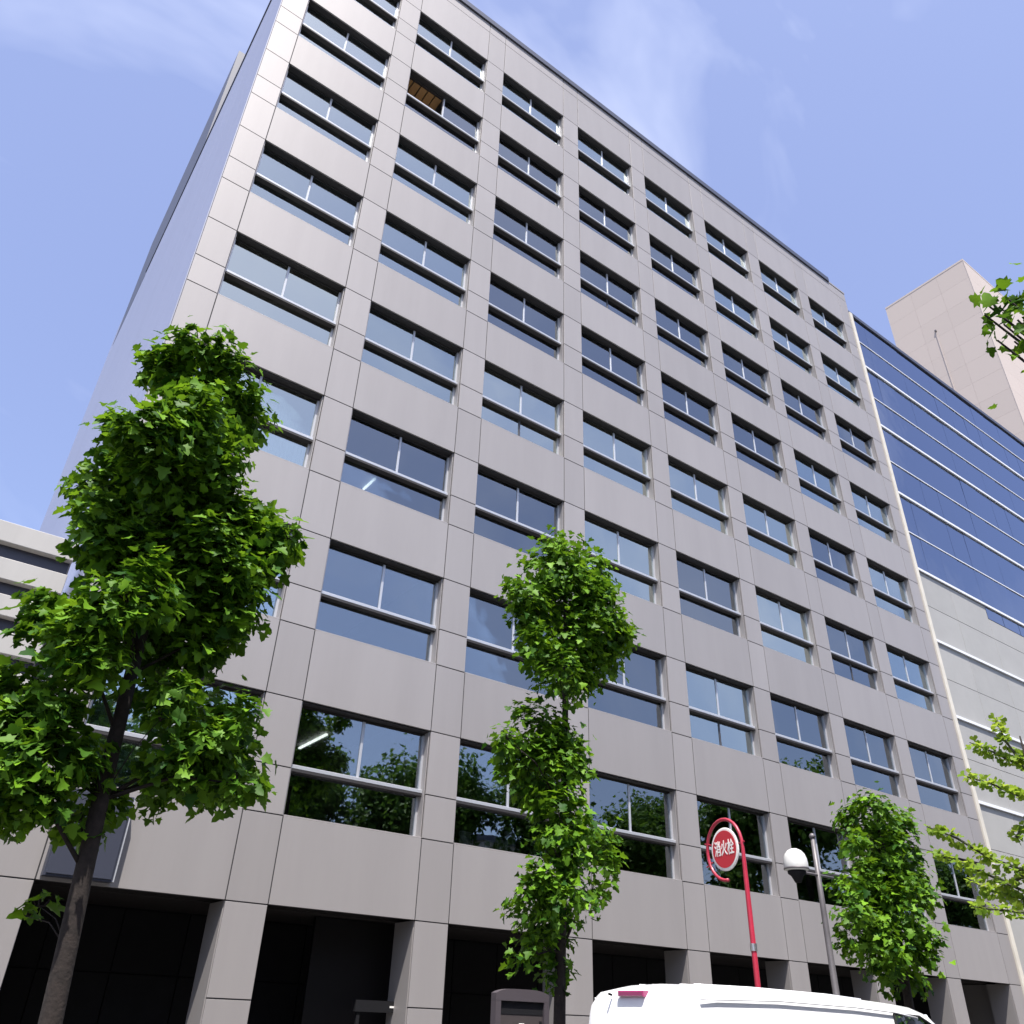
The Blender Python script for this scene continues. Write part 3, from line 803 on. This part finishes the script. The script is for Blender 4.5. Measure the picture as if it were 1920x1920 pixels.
        m_ = MB().box((3.98, yo - .01 + (0 if sy > 0 else -.20), 1.22), (4.08, yo + .01 + (.20 if sy > 0 else 0), 1.44)).build('mirror', 'plastic_black', van)
        for x in (.85, 3.85):
            yc = .10 if sy < 0 else Wd - .10
            wh = MB().lathe([(.20, -.09), (.31, -.09), (.325, -.05), (.325, .05), (.31, .09), (.20, .09)], (x, yc, .325), 24, 'y').build('wheel', 'rubber', van, True)
            MB().lathe([(.02, -.095), (.19, -.085), (.19, .085), (.02, .095)], (x, yc, .325), 20, 'y').build('rim', 'steel', wh, True)
    # panel seams on the near side
    for x in (1.55, 3.0): MB().box((x, -.0015, .55), (x + .012, .02, 1.2)).build('door_seam', 'rubber', van)
    return van
make_van()

# ------------------------------------------------------------------ fire hydrant sign
def text_mesh(s, size, m, bold=0.):
    cu = bpy.data.curves.new('lettering', 'FONT'); cu.body = s; cu.size = size; cu.align_x = 'CENTER'; cu.align_y = 'CENTER'
    cu.extrude = .002; cu.offset = bold; cu.resolution_u = 2
    o = bpy.data.objects.new('lettering', cu); COL.objects.link(o)
    dg = bpy.context.evaluated_depsgraph_get(); me = bpy.data.meshes.new_from_object(o.evaluated_get(dg))
    bpy.data.objects.remove(o); me.materials.clear(); me.materials.append(MATS[m]); me.name = 'lettering'
    return me
SIGN_TURN = -9
def hydrant_sign():
    Y = -5.75
    b = at_y(1420, 1840, Y); BX = b[0]
    root = empty('hydrant_sign', 'round red and white sign in a ring on a tall red pole', 'sign', (BX, Y, 0))
    root.rotation_euler = (0, 0, math.radians(SIGN_TURN))
    zc = at_y(1390, 1585, Y)[2]; RR = .43; yc = RR
    # pole rises and runs on as a ring round the sign
    ang = [math.radians(180 - q) for q in range(0, 286, 13)]
    ring = [(0, yc + RR*math.cos(a), zc + RR*1.08*math.sin(a)) for a in ang]
    MB().tube([(0, 0, 0), (0, 0, 1.2), (0, 0, zc - .9), (0, 0, zc - .25)] + ring, [.045, .045, .040, .034] + [.027]*len(ring), 12).build('pole', 'red_paint', root, True)
    disc = MB().lathe([(.001, -.012), (.315, -.012), (.33, -.004), (.33, .012), (.001, .012)], (-.01, yc - .02, zc), 40, 'x').build('sign_disc', 'white_sign', root, False)
    MB().lathe([(.001, -.004), (.285, -.004), (.285, 0.)], (-.0225, yc - .02, zc), 40, 'x').build('red_field', 'red_sign', disc)
    le = link('lettering', text_mesh('消火栓', .158, 'white_sign', .0025), disc)
    le.rotation_euler = (math.radians(90), 0, math.radians(-90)); le.location = (-.0285, yc - .02, zc - .0)
    le.scale = (1, 1.55, 1)
    for q, (dy, dz) in enumerate(((.33, .12), (.33, -.18), (-.33, .05))):
        MB().tube([(0, yc + dy*.98, zc + dz*.9), (0, yc + dy*1.45, zc + dz*1.2)], .012, 6).build('bracket', 'red_paint', root)
    MB().tube([(0, 0, .0), (0, 0, .04)], .12, 16).build('base_plate', 'red_paint', root)
    MB().tube([(0, 0, 2.62), (0, 0, 2.72)], .052, 12).build('clamp_band', 'steel', root)
hydrant_sign()

# ------------------------------------------------------------------ street lamp
def street_lamp():
    Y = -5.6
    b = at_y(1566, 1850, Y); BX = b[0]
    g = at_y(1491, 1612, Y); arm = at_y(1530, 1640, Y); top = at_y(1528, 1572, Y)
    root = empty('street_lamp', 'grey post lamp with a white globe shade on its cross arm', 'street lamp', (BX, Y, 0))
    MB().tube([(0,0,0),(0,0,.5),(0,0,.52),(0,0,arm[2]-.6),(0,0,top[2])], [.09,.09,.06,.048,.036], 14).build('pole', 'grey_pole', root, True)
    gx = g[0] - BX; za = arm[2]
    MB().tube([(gx, 0, za - .10), (gx + .12, 0, za), (.42, 0, za)], .022, 10).build('arm', 'grey_pole', root, True)
    MB().lathe([(.05, -.20), (.10, -.10), (.15, -.06), (.15, -.02)], (gx, 0, za + .02), 20).build('lamp_base', 'plastic_black', root, True)
    r = .20
    prof = [(.13, 0), (.19, .006), (r, .03), (r*1.0, .11), (r*.95, .19), (r*.82, .26), (r*.58, .315), (r*.28, .345), (.002, .35)]
    sh = MB().lathe(prof, (gx, 0, za + .005), 28).build('lamp_shade', 'globe', root, True)
    MB().lathe([(r + .004, .02), (r + .008, .035), (r + .004, .05)], (gx, 0, za + .0), 28).build('rim', 'grey_pole', sh, True)
    MB().lathe([(.048, 0), (.055, .03), (.03, .07), (.002, .08)], (0, 0, top[2]), 14).build('finial', 'grey_pole', root, True)
street_lamp()

# ------------------------------------------------------------------ notice board
def notice_board():
    Y = -5.7
    a = at_y(931, 1850, Y); b = at_y(1030, 1858, Y); zt = a[2]; w = b[0] - a[0]
    root = empty('notice_board', 'mauve-grey framed notice board with dark header strip beside the middle tree', 'notice board', (a[0], Y, 0))
    f = MB(); t = .075
    f.box((0, 0, .35), (t, .10, zt - .137)); f.box((w - t, 0, .35), (w, .10, zt - .137))
    # rounded top rail
    prof = []
    n = 16
    for k in range(n + 1):
        u = k/n; x = u*w; e = .05*(1 - (2*u - 1)**4); prof.append((x, zt - .06 + e))
    v = []
    for x, z in prof: v += [(x, 0, zt - .135), (x, 0, z), (x, .10, z), (x, .10, zt - .135)]
    fs = []
    for k in range(n):
        for q in range(4): fs.append((k*4 + q, (k+1)*4 + q, (k+1)*4 + (q+1) % 4, k*4 + (q+1) % 4))
    fs += [(0, 1, 2, 3), (n*4 + 3, n*4 + 2, n*4 + 1, n*4)]
    f.add(v, fs); f.box((t, 0, .35), (w - t, .10, .45))
    f.build('frame', 'board_frame', root)
    MB().box((t + .002, .03, zt - .27), (w - t - .002, .06, zt - .137)).build('header_strip', 'plastic_black', root)
    MB().box((t + .002, .035, .452), (w - t - .002, .07, zt - .272)).build('panel', 'board_face', root)
    MB().panel(w*.46, w*.56, zt - .62, zt - .36, .028, .0345, .003).build('white_notice', 'white_sign', root)
    MB().box((w - t - .05, .02, zt - .36), (w - t - .02, .034, zt - .33)).build('lock', 'plastic_black', root)
    for x in (.02, w - .08): MB().box((x, .02, 0), (x + .06, .08, .35)).build('leg', 'board_frame', root)
notice_board()
